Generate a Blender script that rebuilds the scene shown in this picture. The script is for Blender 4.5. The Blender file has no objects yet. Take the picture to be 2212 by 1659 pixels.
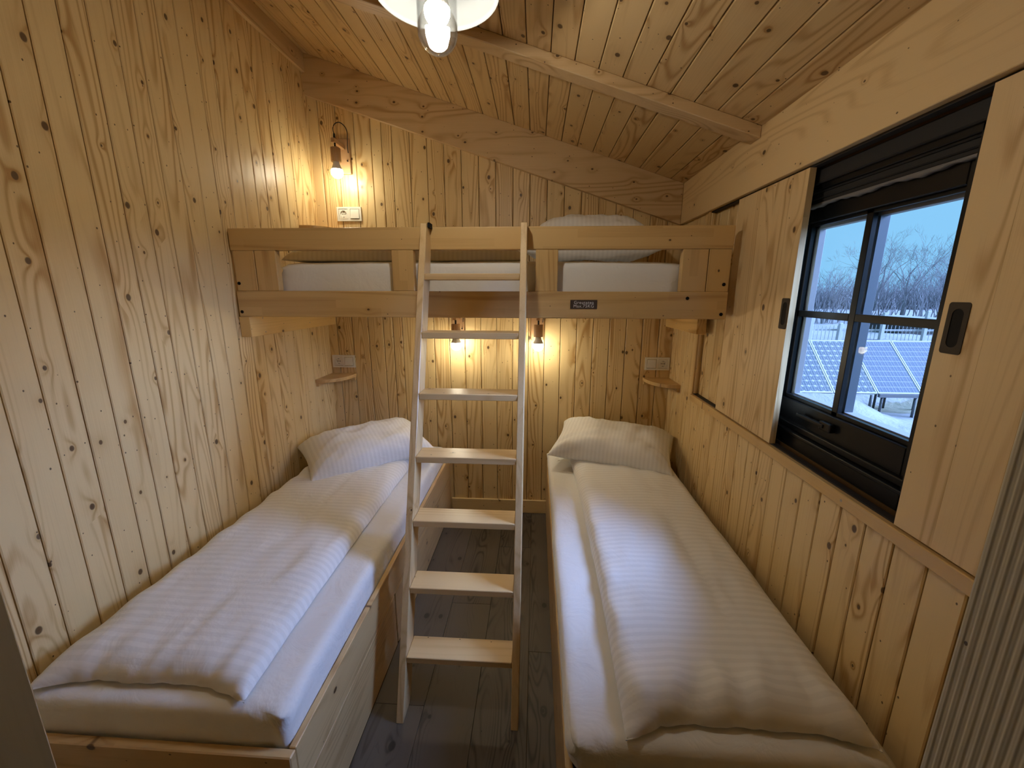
import bpy, bmesh, math, random
from mathutils import Vector, Matrix, Euler, noise as mnoise
R = math.radians
random.seed(7)
scn = bpy.context.scene
COL = scn.collection

# ------------------------------------------------------------------ camera
cam_d = bpy.data.cameras.new('camera'); cam = bpy.data.objects.new('camera', cam_d); COL.objects.link(cam)
scn.camera = cam
cam_d.sensor_fit = 'HORIZONTAL'; cam_d.sensor_width = 36.0
cam_d.lens = 880.418 / 2212.0 * 36.0
cam_d.clip_start = 0.02; cam_d.clip_end = 400
def cam_matrix(loc, yaw, pitch, roll):
    y, t, r = R(yaw), R(pitch), R(roll)
    fw = Vector((-math.sin(y)*math.cos(t), math.cos(y)*math.cos(t), -math.sin(t)))
    rt = Vector((math.cos(y), math.sin(y), 0)); up = rt.cross(fw)
    rt, up = rt*math.cos(r)+up*math.sin(r), up*math.cos(r)-rt*math.sin(r)
    m = Matrix((rt, up, -fw)).transposed().to_4x4(); m.translation = Vector(loc)
    return m
cam.matrix_world = cam_matrix((0, 0, 1.507), 3.316, 12.6761, 0.1468)

# ------------------------------------------------------------------ world (overcast winter sky), daylight, exposure
SKY = (0.29, 0.66, 1.0)
world = bpy.data.worlds.new('winter_sky'); scn.world = world; world.use_nodes = True
wnt = world.node_tree; wnt.nodes['Background'].inputs[0].default_value = (*SKY, 1); wnt.nodes['Background'].inputs[1].default_value = 0.70
sd = bpy.data.lights.new('added_daylight', 'SUN'); so = bpy.data.objects.new('added_daylight', sd); COL.objects.link(so)  # added broad lamp, stronger than the sky, strengthens window daylight on the beds
sd.energy = 22.0; sd.color = (0.36, 0.53, 1.0); sd.angle = R(58)
so.rotation_euler = Vector((-math.cos(R(28))*math.cos(R(8)), math.cos(R(28))*math.sin(R(8)), -math.sin(R(28)))).to_track_quat('-Z', 'Y').to_euler()
BULB_WALL = 63.0      # emission of the wall lamps' bulbs
BULB_PEND = 225.0      # emission of the pendant's bulb
scn.view_settings.view_transform = 'Standard'; scn.view_settings.look = 'None'
scn.view_settings.exposure = 0.45; scn.view_settings.gamma = 1.0; scn.view_settings.use_curve_mapping = False
cy = scn.cycles
cy.max_bounces = 6; cy.diffuse_bounces = 4; cy.glossy_bounces = 2; cy.transmission_bounces = 6; cy.transparent_max_bounces = 16
cy.caustics_reflective = False; cy.caustics_refractive = False; cy.sample_clamp_indirect = 4.0
cy.use_denoising = True; cy.use_adaptive_sampling = True; cy.adaptive_threshold = 0.12; cy.adaptive_min_samples = 20
try: cy.denoiser = 'OPENIMAGEDENOISE'
except Exception: pass

# ------------------------------------------------------------------ node helpers
class X:
    """a socket with arithmetic"""
    def __init__(s, nt, sock): s.nt, s.s = nt, sock
    def _m(s, op, *o):
        n = s.nt.nodes.new('ShaderNodeMath'); n.operation = op
        for i, v in enumerate((s,)+o):
            if isinstance(v, X): s.nt.links.new(v.s, n.inputs[i])
            else: n.inputs[i].default_value = v
        return X(s.nt, n.outputs[0])
    def __add__(s, o): return s._m('ADD', o)
    def __radd__(s, o): return s._m('ADD', o)
    def __sub__(s, o): return s._m('SUBTRACT', o)
    def __rsub__(s, o): return X.c(s.nt, o)._m('SUBTRACT', s)
    def __mul__(s, o): return s._m('MULTIPLY', o)
    def __rmul__(s, o): return s._m('MULTIPLY', o)
    def __truediv__(s, o): return s._m('DIVIDE', o)
    def f(s, op, *o): return s._m(op, *o)
    @staticmethod
    def c(nt, v):
        n = nt.nodes.new('ShaderNodeValue'); n.outputs[0].default_value = v; return X(nt, n.outputs[0])
def smooth(v, a, b):                       # 0 below a, 1 above b
    n = v.nt.nodes.new('ShaderNodeMapRange'); n.interpolation_type = 'SMOOTHSTEP'
    v.nt.links.new(v.s, n.inputs[0])
    for i, q in ((1, a), (2, b)):
        if isinstance(q, X): v.nt.links.new(q.s, n.inputs[i])
        else: n.inputs[i].default_value = q
    return X(v.nt, n.outputs[0])
def comb(nt, x, y, z=0.0):
    n = nt.nodes.new('ShaderNodeCombineXYZ')
    for i, v in enumerate((x, y, z)):
        if isinstance(v, X): nt.links.new(v.s, n.inputs[i])
        else: n.inputs[i].default_value = v
    return n.outputs[0]
def noise(nt, vec, scale=1.0, detail=2.0, rough=0.5, dist=0.0):
    n = nt.nodes.new('ShaderNodeTexNoise'); n.inputs['Scale'].default_value = scale
    n.inputs['Detail'].default_value = detail; n.inputs['Roughness'].default_value = rough; n.inputs['Distortion'].default_value = dist
    nt.links.new(vec, n.inputs['Vector']); return X(nt, n.outputs['Fac'])
def mixc(nt, f, a, b):
    n = nt.nodes.new('ShaderNodeMix'); n.data_type = 'RGBA'; n.clamp_factor = True
    if isinstance(f, X): nt.links.new(f.s, n.inputs[0])
    else: n.inputs[0].default_value = f
    for i, v in ((6, a), (7, b)):
        if isinstance(v, tuple): n.inputs[i].default_value = (*v[:3], 1)
        else: nt.links.new(v, n.inputs[i])
    return n.outputs[2]
def mat(name, color=(.8, .8, .8), rough=.5, metal=0.0, spec=.5, emit=None, estr=0.0, coat=0.0):
    m = bpy.data.materials.new(name); m.use_nodes = True
    b = m.node_tree.nodes['Principled BSDF']
    b.inputs['Base Color'].default_value = (*color, 1); b.inputs['Roughness'].default_value = rough
    b.inputs['Metallic'].default_value = metal; b.inputs['Specular IOR Level'].default_value = spec
    b.inputs['Coat Weight'].default_value = coat
    if emit: b.inputs['Emission Color'].default_value = (*emit, 1); b.inputs['Emission Strength'].default_value = estr
    return m
def bump(nt, h, strength, dist, bsdf):
    n = nt.nodes.new('ShaderNodeBump'); n.inputs['Strength'].default_value = strength; n.inputs['Distance'].default_value = dist
    nt.links.new(h.s, n.inputs['Height']); nt.links.new(n.outputs[0], bsdf.inputs['Normal'])

def wood(name, light, dark, knot=(.065, .028, .009), big=.60, small=.60, ring=.85, fine=.42, rough=.42,
         rings=19.0, cellx=.088, cellz=.235, rmax=.0088, xs=7.5, zs=.55, tintv=.18, bump_s=.12, stave=0.0):
    """softwood: growth rings as contours of a stretched noise, pulled round the knots; 'g' holds (across, thickness, along) in metres"""
    m = mat(name, light, rough); nt = m.node_tree; b = nt.nodes['Principled BSDF']
    at = nt.nodes.new('ShaderNodeAttribute'); at.attribute_name = 'g'
    sp = nt.nodes.new('ShaderNodeSeparateXYZ'); nt.links.new(at.outputs['Vector'], sp.inputs[0])
    gx, gy, gz = (X(nt, sp.outputs[i]) for i in range(3))
    def knots(cx, cz, r0, r1, prob):
        v = nt.nodes.new('ShaderNodeTexVoronoi'); v.voronoi_dimensions = '2D'; v.feature = 'F1'; v.inputs['Scale'].default_value = 1
        u1, u2 = gx*(1/cx), gz*(1/cz)
        nt.links.new(comb(nt, u1, u2), v.inputs['Vector'])
        ps = nt.nodes.new('ShaderNodeSeparateXYZ'); nt.links.new(v.outputs['Position'], ps.inputs[0])
        cs = nt.nodes.new('ShaderNodeSeparateColor'); nt.links.new(v.outputs['Color'], cs.inputs[0])
        dx = (u1 - X(nt, ps.outputs[0]))*cx; dz = (u2 - X(nt, ps.outputs[1]))*(cz*.72)
        d = (dx*dx + dz*dz).f('SQRT')
        rnd, has = X(nt, cs.outputs[0]), X(nt, cs.outputs[1])
        on = has.f('LESS_THAN', prob)
        r = (rnd*(r1-r0) + r0)*on + 1e-5
        return d, r, on, 1.0 - smooth(d, r*.75, r*1.15)
    d1, r1, on1, k1 = knots(cellx, cellz, .0025, rmax, big)
    d2, r2, on2, k2 = knots(.052, .12, .0010, .0026, small)
    halo = ((d1/(r1*2.4))*-1.0).f('EXPONENT')*on1
    n1 = noise(nt, comb(nt, gx*xs, gy*xs, gz*zs), 1, 1.0, .35)
    ph = n1*rings + halo*1.7
    line = (ph*6.2832).f('SINE')*.5 + .5
    line = line.f('POWER', 3.0)
    patch = smooth(noise(nt, comb(nt, gx*14.0, gy*14.0, gz*.4+7.3), 1, 0), .30, .68)
    fn = noise(nt, comb(nt, gx*330.0, gy*330.0, gz*5.0), 1, 1, .6)
    oi = nt.nodes.new('ShaderNodeObjectInfo'); rnd = X(nt, oi.outputs['Random'])
    dk = line*patch*ring + fn*fine + halo*.55 + (rnd - .5)*tintv - fine*.5
    if stave > 0:                      # glued lamellas: strips of different boards with butt joints
        row = (gx*(1/.034)).f('FLOOR'); seg = (gz*(1/.55) + row*.37).f('FLOOR')
        wn = nt.nodes.new('ShaderNodeTexWhiteNoise'); wn.noise_dimensions = '2D'; nt.links.new(comb(nt, row, seg), wn.inputs['Vector'])
        dk = dk + (X(nt, wn.outputs['Value']) - .45)*stave
    c = mixc(nt, dk.f('MAXIMUM', 0.0), light, dark)
    c = mixc(nt, k1*.88, c, knot); c = mixc(nt, k2*.9, c, knot)
    nt.links.new(c, b.inputs['Base Color'])
    return m

def cloth(name, col=(.80, .79, .77), stripe=None, axis=1, amt=.10, rough=.85, wr=.25):
    m = mat(name, col, rough); nt = m.node_tree; b = nt.nodes['Principled BSDF']
    b.inputs['Sheen Weight'].default_value = .15
    tc = nt.nodes.new('ShaderNodeTexCoord'); sp = nt.nodes.new('ShaderNodeSeparateXYZ'); nt.links.new(tc.outputs['Object'], sp.inputs[0])
    w = noise(nt, tc.outputs['Object'], 9.0, 4, .55, .6)
    wv = noise(nt, tc.outputs['Object'], 900.0, 1)
    h = w + wv*.02
    if stripe:
        wob = noise(nt, tc.outputs['Object'], 5.0, 1)
        s = smooth(((X(nt, sp.outputs[axis]) + wob*.004)*(6.2832/stripe)).f('SINE'), -.35, .35)
        c = mixc(nt, s, tuple(v*(1-amt) for v in col), tuple(min(.9, v*(1+amt*.35)) for v in col)); nt.links.new(c, b.inputs['Base Color'])
        rr = s*-.3 + (rough*.95); nt.links.new(rr.s, b.inputs['Roughness'])
        h = h + s*.012
    bump(nt, h, wr, .02, b)
    return m

def thin_glass(name, tint=(.96, .98, 1.0), rough=.02, base=.0015, rim=.4, power=5.0):
    m = bpy.data.materials.new(name); m.use_nodes = True; nt = m.node_tree; nt.nodes.clear()
    o = nt.nodes.new('ShaderNodeOutputMaterial'); mx = nt.nodes.new('ShaderNodeMixShader')
    t = nt.nodes.new('ShaderNodeBsdfTransparent'); t.inputs[0].default_value = (*tint, 1)
    g = nt.nodes.new('ShaderNodeBsdfGlossy'); g.inputs['Roughness'].default_value = rough
    lw = nt.nodes.new('ShaderNodeLayerWeight'); lw.inputs[0].default_value = .5
    fac = X(nt, lw.outputs['Facing']).f('POWER', power)*rim + base
    nt.links.new(fac.s, mx.inputs[0]); nt.links.new(t.outputs[0], mx.inputs[1]); nt.links.new(g.outputs[0], mx.inputs[2])
    nt.links.new(mx.outputs[0], o.inputs[0]); return m

PL, PD = (.76, .565, .285), (.46, .26, .085)
M = {}
M['pine'] = wood('pine_boards', PL, PD)
M['pine_ceiling'] = wood('pine_ceiling_boards', (.70, .505, .255), (.40, .22, .075), big=.7, ring=.75, rmax=.0095)
M['beam'] = wood('planed_beam_pine', (.68, .49, .27), (.44, .27, .115), big=.45, small=.55, ring=.8, rings=13, cellx=.07, cellz=.2, rmax=.006)
M['panel'] = wood('glued_pine_panel', (.74, .545, .285), (.46, .27, .10), big=.42, small=.25, cellx=.13, cellz=.22, rmax=.009, ring=.7, stave=.0)
M['rail'] = wood('clear_glued_pine', (.64, .43, .185), (.41, .225, .07), big=.08, small=.10, ring=.5, rings=9, tintv=.22, rmax=.006, rough=.36, stave=.55)
M['ladder'] = wood('clear_ladder_pine', (.71, .515, .27), (.47, .28, .105), big=.15, small=.12, ring=.5, rings=12, tintv=.14, rmax=.005, rough=.34)
M['bed'] = wood('bed_panel_pine', (.62, .425, .205), (.38, .21, .075), big=.25, small=.2, ring=.5, rough=.34)
M['bearer'] = wood('golden_bearer_pine', (.74, .49, .19), (.46, .24, .06), big=.35, small=.3, ring=1.0, rings=16)
M['groove'] = mat('groove_shadow_wood', (.10, .055, .022), .85, spec=.1)
M['floor'] = wood('grey_oak_vinyl', (.105, .085, .066), (.030, .023, .018), knot=(.02, .016, .012), big=.28, small=.05, ring=.9, fine=.55,
                  rings=16, xs=11, zs=1.6, rmax=.013, tintv=.5, rough=.5, bump_s=.05)
M['jamb'] = wood('door_frame_wood', (.50, .43, .30), (.33, .27, .17), big=.1, small=.1, ring=.5, fine=.4, rings=14)
M['sheet'] = cloth('white_cotton_sheet', (.80, .785, .76), wr=.35)
M['duvet_y'] = cloth('striped_white_damask_lengthways', (.80, .785, .76), stripe=.026, axis=1, amt=.05)
M['duvet_x'] = cloth('striped_white_damask_crossways', (.80, .785, .76), stripe=.022, axis=0, amt=.045)
M['black'] = mat('black_window_frame', (.005, .005, .006), .35, spec=.22)
M['blackmatte'] = mat('black_blind_fabric', (.014, .013, .013), .75)
M['hem'] = mat('grey_blind_hem', (.20, .19, .19), .9)
M['bar'] = mat('dark_outer_glazing_bar', (.07, .09, .11), .5)
M['alu'] = mat('grey_outer_frame', (.24, .245, .26), .45)
M['bolt'] = mat('black_bolt_cap', (.006, .006, .007), .6, spec=.15)
M['handle'] = mat('bronze_shell_handle', (.055, .043, .032), .6, spec=.2)
M['plastic'] = mat('cream_white_plastic', (.82, .79, .70), .3)
M['hole'] = mat('dark_socket_hole', (.03, .028, .025), .6)
M['enamel'] = mat('light_grey_enamel', (.26, .27, .27), .35)
M['cord'] = mat('black_cord', (.012, .011, .012), .55)
M['lampwood'] = wood('beech_lamp_wood', (.50, .31, .16), (.34, .19, .085), big=0, small=0, ring=.25)
M['collar'] = mat('white_bulb_collar', (.90, .89, .86), .5)
M['bulb'] = mat('lit_wall_bulb', (1, 1, 1), .5, emit=(1.0, .90, .66), estr=BULB_WALL)
M['bulbp'] = mat('lit_pendant_bulb', (1, 1, 1), .5, emit=(1.0, .93, .80), estr=BULB_PEND)
M['glass'] = thin_glass('clear_window_glass')
M['jar'] = thin_glass('clear_lamp_glass', (.97, .97, .965), base=.03, rim=.95, power=2.2)
M['plaque'] = mat('dark_brown_plaque', (.055, .035, .025), .5)
M['letters'] = mat('white_engraved_letters', (.75, .73, .70), .6)
M['seal'] = mat('rubber_seal_track', (.02, .015, .012), .7)
M['screw'] = mat('screw_head_metal', (.35, .34, .33), .35, 1.0)
M['steel'] = mat('galvanised_steel', (.12, .12, .13), .6, .2)
M['panelframe'] = mat('aluminium_panel_frame', (.42, .42, .43), .7, spec=.2)
M['backsheet'] = mat('pale_panel_backsheet', (.34, .34, .36), .8, spec=.1)
M['cell'] = mat('dark_silicon_cell', (.085, .105, .125), .7, spec=.1)
M['cellb'] = mat('blue_silicon_cell', (.09, .11, .15), .7, spec=.1)
M['bark'] = mat('grey_bark_with_haze', (.18, .175, .18), .9)  # bark lightened so its colour carries the haze over the trees
M['twig'] = mat('grey_twigs_with_haze', (.20, .195, .205), .9)  # twig colour raised to stand in for haze on shrubs and scrub
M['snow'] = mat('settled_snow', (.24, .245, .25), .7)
M['post'] = mat('pale_concrete_post', (.45, .45, .45), .8)
M['stucco'] = mat('pale_shed_wall', (.14, .13, .125), .85)
M['grass'] = mat('dull_winter_grass', (.12, .15, .06), .9)
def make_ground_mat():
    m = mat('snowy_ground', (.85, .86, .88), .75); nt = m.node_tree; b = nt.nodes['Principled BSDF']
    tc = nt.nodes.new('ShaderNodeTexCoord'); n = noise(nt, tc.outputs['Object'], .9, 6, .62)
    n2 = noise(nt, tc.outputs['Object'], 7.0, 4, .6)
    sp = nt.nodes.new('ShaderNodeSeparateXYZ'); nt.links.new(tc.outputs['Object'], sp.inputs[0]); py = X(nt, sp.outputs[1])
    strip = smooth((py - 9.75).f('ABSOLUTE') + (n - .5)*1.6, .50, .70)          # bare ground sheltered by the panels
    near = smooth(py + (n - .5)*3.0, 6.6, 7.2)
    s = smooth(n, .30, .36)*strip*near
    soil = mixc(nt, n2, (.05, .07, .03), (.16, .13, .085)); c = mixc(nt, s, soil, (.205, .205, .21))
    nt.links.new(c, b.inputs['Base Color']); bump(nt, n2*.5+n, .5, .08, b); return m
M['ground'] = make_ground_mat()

# ------------------------------------------------------------------ object helpers
WL = {}                                    # world location of every object built here
def wl(o): return WL.get(o, Vector((0, 0, 0)))
def link(o, parent, wloc):
    COL.objects.link(o); WL[o] = Vector(wloc)
    if parent is not None: o.parent = parent; o.location = Vector(wloc) - wl(parent)
    else: o.location = wloc
    return o
def tag(o, label=None, cat=None, group=None, kind=None):
    if label: o['label'] = label
    if cat: o['category'] = cat
    if group: o['group'] = group
    if kind: o['kind'] = kind
    return o
def thing(name, loc, label, cat, group=None):
    o = bpy.data.objects.new(name, None); o.empty_display_size = .05
    link(o, None, loc); return tag(o, label, cat, group)
def grain(me, c, axis, off=None):
    """store wood coordinates: along the piece, across it, through it"""
    if off is None: off = Vector((random.uniform(0, 60), random.uniform(0, 60), random.uniform(0, 60)))
    order = {'x': (1, 2, 0), 'y': (0, 2, 1), 'z': (0, 1, 2), 'Z': (1, 0, 2), 'X': (2, 1, 0), 'Y': (2, 0, 1)}[axis]
    a = me.attributes.new('g', 'FLOAT_VECTOR', 'POINT'); data = []
    for v in me.vertices:
        p = v.co + c; data += [p[order[0]]+off.x, p[order[1]]+off.y, p[order[2]]+off.z]
    a.data.foreach_set('vector', data)
def obj(name, verts, faces, material, parent=None, ax='z', smooth_=False, origin=None, g=True):
    vs = [Vector(v) for v in verts]
    lo = Vector((min(v.x for v in vs), min(v.y for v in vs), min(v.z for v in vs))); hi = Vector((max(v.x for v in vs), max(v.y for v in vs), max(v.z for v in vs)))
    c = Vector(origin) if origin is not None else (lo+hi)/2
    me = bpy.data.meshes.new(name); me.from_pydata([v-c for v in vs], [], faces)
    if isinstance(material, (list, tuple)):
        for mm in material: me.materials.append(mm)
    else: me.materials.append(material)
    if g: grain(me, c, ax)
    if smooth_: me.polygons.foreach_set('use_smooth', [True]*len(me.polygons))
    me.validate(); me.update()
    o = bpy.data.objects.new(name, me); link(o, parent, c); return o
def from_bm(name, bm, material, parent=None, ax='z', smooth_=False, origin=None, g=True):
    bm.verts.ensure_lookup_table(); bm.verts.index_update()
    o = obj(name, [v.co.copy() for v in bm.verts], [[v.index for v in f.verts] for f in bm.faces], material, parent, ax, smooth_, origin, g)
    bm.free(); return o
def bm_box(bm, x0, x1, y0, y1, z0, z1, bev=0.0, seg=1):
    r = bmesh.ops.create_cube(bm, size=1.0, matrix=Matrix.Translation(((x0+x1)/2, (y0+y1)/2, (z0+z1)/2)) @ Matrix.Diagonal((x1-x0, y1-y0, z1-z0, 1)))
    if bev > 0:
        es = list({e for v in r['verts'] for e in v.link_edges})
        bmesh.ops.bevel(bm, geom=es, offset=bev, segments=seg, profile=.5, affect='EDGES')
def box(name, x0, x1, y0, y1, z0, z1, material, parent=None, ax='z', bev=.002, seg=1, **k):
    bm = bmesh.new(); bm_box(bm, x0, x1, y0, y1, z0, z1, bev, seg)
    return from_bm(name, bm, material, parent, ax, **k)
def boxes(name, lst, material, parent=None, ax='z', bev=0.0, **k):
    bm = bmesh.new()
    for b in lst: bm_box(bm, *b, bev)
    return from_bm(name, bm, material, parent, ax, **k)
def prism(name, prof, axis, a0, a1, material, parent=None, ax='z', bev=0.0, smooth_=False, **k):
    """profile of 2-D points pushed along an axis; for axis x the points are (y,z), for y (x,z), for z (x,y). a0/a1 may be functions of the point"""
    def P(p, a):
        a = a(p) if callable(a) else a
        return {'x': (a, p[0], p[1]), 'y': (p[0], a, p[1]), 'z': (p[0], p[1], a)}[axis]
    n = len(prof); bm = bmesh.new()
    A = [bm.verts.new(P(p, a0)) for p in prof]; B = [bm.verts.new(P(p, a1)) for p in prof]
    bm.faces.new(A); bm.faces.new(B[::-1])
    for i in range(n): bm.faces.new((A[i], B[i], B[(i+1) % n], A[(i+1) % n]))
    bmesh.ops.recalc_face_normals(bm, faces=bm.faces)
    if bev > 0: bmesh.ops.bevel(bm, geom=bm.edges[:], offset=bev, segments=1, affect='EDGES')
    return from_bm(name, bm, material, parent, ax, smooth_, **k)
def lathe(name, prof, cx, cyy, material, parent=None, seg=28, ax='z', smooth_=True, **k):
    """(radius, z) profile turned about a vertical axis"""
    vs, fs = [], []; n = len(prof)
    for r, z in prof:
        for i in range(seg):
            a = 2*math.pi*i/seg; vs.append((cx+max(r, 1e-4)*math.cos(a), cyy+max(r, 1e-4)*math.sin(a), z))
    for j in range(n-1):
        for i in range(seg): fs.append((j*seg+i, j*seg+(i+1) % seg, (j+1)*seg+(i+1) % seg, (j+1)*seg+i))
    return obj(name, vs, fs, material, parent, ax, smooth_, **k)
def tube_geo(vs, fs, pts, rad, sides=8, cap=True):
    pts = [Vector(p) for p in pts]; base = len(vs); n = len(pts)
    ref = Vector((0, 0, 1)); 
    for j, p in enumerate(pts):
        t = (pts[min(j+1, n-1)] - pts[max(j-1, 0)]).normalized()
        u = t.cross(ref if abs(t.z) < .9 else Vector((1, 0, 0))).normalized(); w = t.cross(u)
        r = rad[j] if isinstance(rad, (list, tuple)) else rad
        for i in range(sides):
            a = 2*math.pi*i/sides; vs.append(p + (u*math.cos(a)+w*math.sin(a))*r)
    for j in range(n-1):
        for i in range(sides): fs.append((base+j*sides+i, base+j*sides+(i+1) % sides, base+(j+1)*sides+(i+1) % sides, base+(j+1)*sides+i))
    if cap: fs.append(tuple(base+i for i in range(sides))[::-1]); fs.append(tuple(base+(n-1)*sides+i for i in range(sides)))
def tube(name, pts, rad, material, parent=None, sides=8, **k):
    vs, fs = [], []; tube_geo(vs, fs, pts, rad, sides); return obj(name, vs, fs, material, parent, 'z', True, **k)
def copy_tree(o, wloc, label=None, parent=None):
    c = o.copy(); COL.objects.link(c); WL[c] = Vector(wloc)
    if parent is not None: c.parent = parent
    else: c.location = wloc
    if label: c['label'] = label
    for ch in o.children: copy_tree(ch, Vector(wloc)+ch.location, None, c)
    return c

# ------------------------------------------------------------------ dimensions of the room (metres)
XL, XR, YB, YF = -1.351, .851, 2.600, .300
def ceil_z(x): return 2.82 - .3256*(x+1.33)
GAP = .0030; CH = .0026; TH = .012

# ---- floor: grey plank vinyl
fl = tag(box('floor', -1.60, 1.10, -1.6, 2.75, -.10, -.008, M['groove'], bev=0), kind='structure')
fx = -1.36 ; pw = .1925
xs_ = [-.01-pw*k for k in range(8)]; xs_ = sorted(set([round(-.01+pw*k, 4) for k in range(-8, 6)]))
for i in range(len(xs_)-1):
    x0, x1 = max(xs_[i], -1.36), min(xs_[i+1], .87)
    if x1-x0 < .02: continue
    cut = .30 + (i*0.47) % 1.2
    ys = [-1.6, cut-.25, cut+1.0, 2.605]
    ys = [y for y in ys if -1.6 <= y <= 2.605]
    for a, b_ in zip(ys, ys[1:]):
        if b_-a > .03: box('plank', x0+.0005, x1-.0005, a+.0005, b_-.0005, -.008, 0.0, M['floor'], fl, 'y', bev=.0007)

# ---- boards: a tongue-and-groove board with chamfered edges, face towards the room
def board_prof(a, b, face, out):
    """profile in (along wall, normal); out = +1/-1 is the room side"""
    f, k = face, face - out*TH
    return [(a+GAP/2, k), (a+GAP/2, f-out*CH), (a+GAP/2+CH, f), (b-GAP/2-CH, f), (b-GAP/2, f-out*CH), (b-GAP/2, k)]
# left wall
wl_ = tag(prism('wall_left', [(XL-.10, -.1), (XL-TH+.0005, -.1), (XL-TH+.0005, ceil_z(XL)-.0), (XL-.10, ceil_z(XL-.1))], 'y', -1.6, 2.75, M['groove']), kind='structure')
y = 1.011 - .0855*9
while y < YB-.004:
    a, b_ = max(y, YF+.001), min(y+.0855, YB+.004)
    if b_-a > .01: prism('board', [(p[1], p[0]) for p in board_prof(a, b_, XL, 1)], 'z', 0.0, 2.815, M['pine'], wl_, 'Z')
    y += .0855
# back wall
wb = tag(prism('wall_back', [(XL-.1, -.1), (XR+.2, -.1), (XR+.2, ceil_z(XR+.2)), (XL-.1, ceil_z(XL-.1))], 'y', YB+TH-.0005, YB+.12, M['groove']), kind='structure')
edges = [XL-.006, -1.294, -1.192, -1.085, -.986, -.923, -.862, -.758, -.656, -.556, -.454, -.351, -.250, -.148, -.047]
while edges[-1] < XR-.02: edges.append(edges[-1]+.1018)
edges[-1] = XR+.006
for a, b_ in zip(edges, edges[1:]):
    prism('board', board_prof(a, b_, YB, -1), 'z', 0.0, (lambda p: ceil_z(p[0])-.004), M['pine'], wb, 'z')
# right wall: backing slabs round the window hole, boards under the sill, by the corner and in the shutter recess
WY0, WY1, WZ0, WZ1 = .93, 1.62, .985, 1.885
RX = .874
wr = tag(boxes('wall_right', [(RX+TH-.0005, 1.0, -1.6, WY0, -.1, 2.2), (RX+TH-.0005, 1.0, WY1, 2.75, -.1, 2.2), (RX+TH-.0005, 1.0, WY0, WY1, -.1, WZ0), (RX+TH-.0005, 1.0, WY0, WY1, WZ1, 2.2),
                              (XR+TH-.0005, RX+TH, -1.6, 2.75, -.1, .94), (XR+TH-.0005, RX+TH, 2.19, 2.75, .94, 2.0)], M['groove']), kind='structure')
y = .907 - .0845*8
while y < YB-.004:
    a, b_ = max(y, YF+.001), min(y+.0845, YB+.004)
    if b_-a > .01:
        prism('board', [(p[1], p[0]) for p in board_prof(a, b_, XR, -1)], 'z', 0.0, (.942 if a < 2.17 else 1.90), M['pine'], wr, 'Z')
    y += .0845
for a, b_ in [(1.62, 1.705), (1.705, 1.79), (1.79, 1.875), (1.875, 1.96), (1.96, 2.045), (2.045, 2.13), (2.13, 2.185), (.30, .385), (.385, .47), (.47, .555), (.555, .64), (.64, .725), (.725, .81), (.81, .93)]:
    prism('board', [(p[1], p[0]) for p in board_prof(a, b_, RX, -1)], 'z', .96, 1.90, M['pine'], wr, 'Z')
# ceiling: boards along the room
ce = tag(prism('ceiling', [(XL-.15, ceil_z(XL-.15)+TH), (XR+.25, ceil_z(XR+.25)+TH), (XR+.25, ceil_z(XR+.25)+.14), (XL-.15, ceil_z(XL-.15)+.14)], 'y', -1.6, 2.75, M['groove']), kind='structure')
x = .04 - .0895*16
while x < XR:
    a, b_ = max(x, XL), min(x+.0895, XR)
    if b_-a > .01:
        pf = [(a+GAP/2, TH), (a+GAP/2, CH), (a+GAP/2+CH, 0), (b_-GAP/2-CH, 0), (b_-GAP/2, CH), (b_-GAP/2, TH)]
        prism('board', [(p[0], ceil_z(p[0])+p[1]) for p in pf], 'y', -.2, YB+.0, M['pine_ceiling'], ce, 'y')
    x += .0895

# ---- beams and trims
tag(prism('trim_1', [(XL, ceil_z(XL)-.215), (.83, ceil_z(.83)-.222), (.83, ceil_z(.83)), (XL, ceil_z(XL))], 'y', 2.57, 2.5995, M['beam'], ax='X', bev=.0015),
    'wide planed beam running up the slope of the back wall', 'beam', kind='structure')
tag(prism('trim_2', [(XL, 2.722), (XL+.02, 2.722), (XL+.02, ceil_z(XL+.02)), (XL, ceil_z(XL))], 'y', YF, 2.57, M['beam'], ax='Y', bev=.001), kind='structure')
tag(prism('trim_3', [(.83, 1.895), (RX, 1.895), (RX, ceil_z(RX)), (.83, ceil_z(.83))], 'y', YF, 2.57, M['panel'], ax='Y', bev=.0015), kind='structure')
tag(prism('trim_4', [(XL+.02, ceil_z(XL+.02)-.043), (.83, ceil_z(.83)-.043), (.83, ceil_z(.83)), (XL+.02, ceil_z(XL+.02))], 'y', 1.743, 1.818, M['beam'], ax='X', bev=.003), kind='structure')
sill = tag(box('trim_5', .834, RX, YF, 2.185, .940, .976, M['rail'], ax='y', bev=.002), kind='structure')
box('shutter_track', .850, RX-.001, YF, 2.18, .976, .980, M['seal'], sill, bev=0)
for yy in (1.06, 1.93):
    o = obj('screw', [(.8335, yy+.004*math.cos(a), .958+.004*math.sin(a)) for a in [i*math.pi/5 for i in range(10)]], [tuple(range(10))], M['screw'], sill)
tag(box('trim_6', .842, RX+.004, 2.18, 2.20, .976, 1.895, M['rail'], ax='z', bev=.0015), kind='structure')
tag(box('baseboard_back', XL+.78, XR-.0, YB-.014, YB-.0005, 0.0, .098, M['pine'], ax='X', bev=.003), kind='structure')
tag(box('trim_7', .850, RX, YF, 2.18, 1.888, 1.8945, M['seal'], bev=0), kind='structure')

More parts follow.
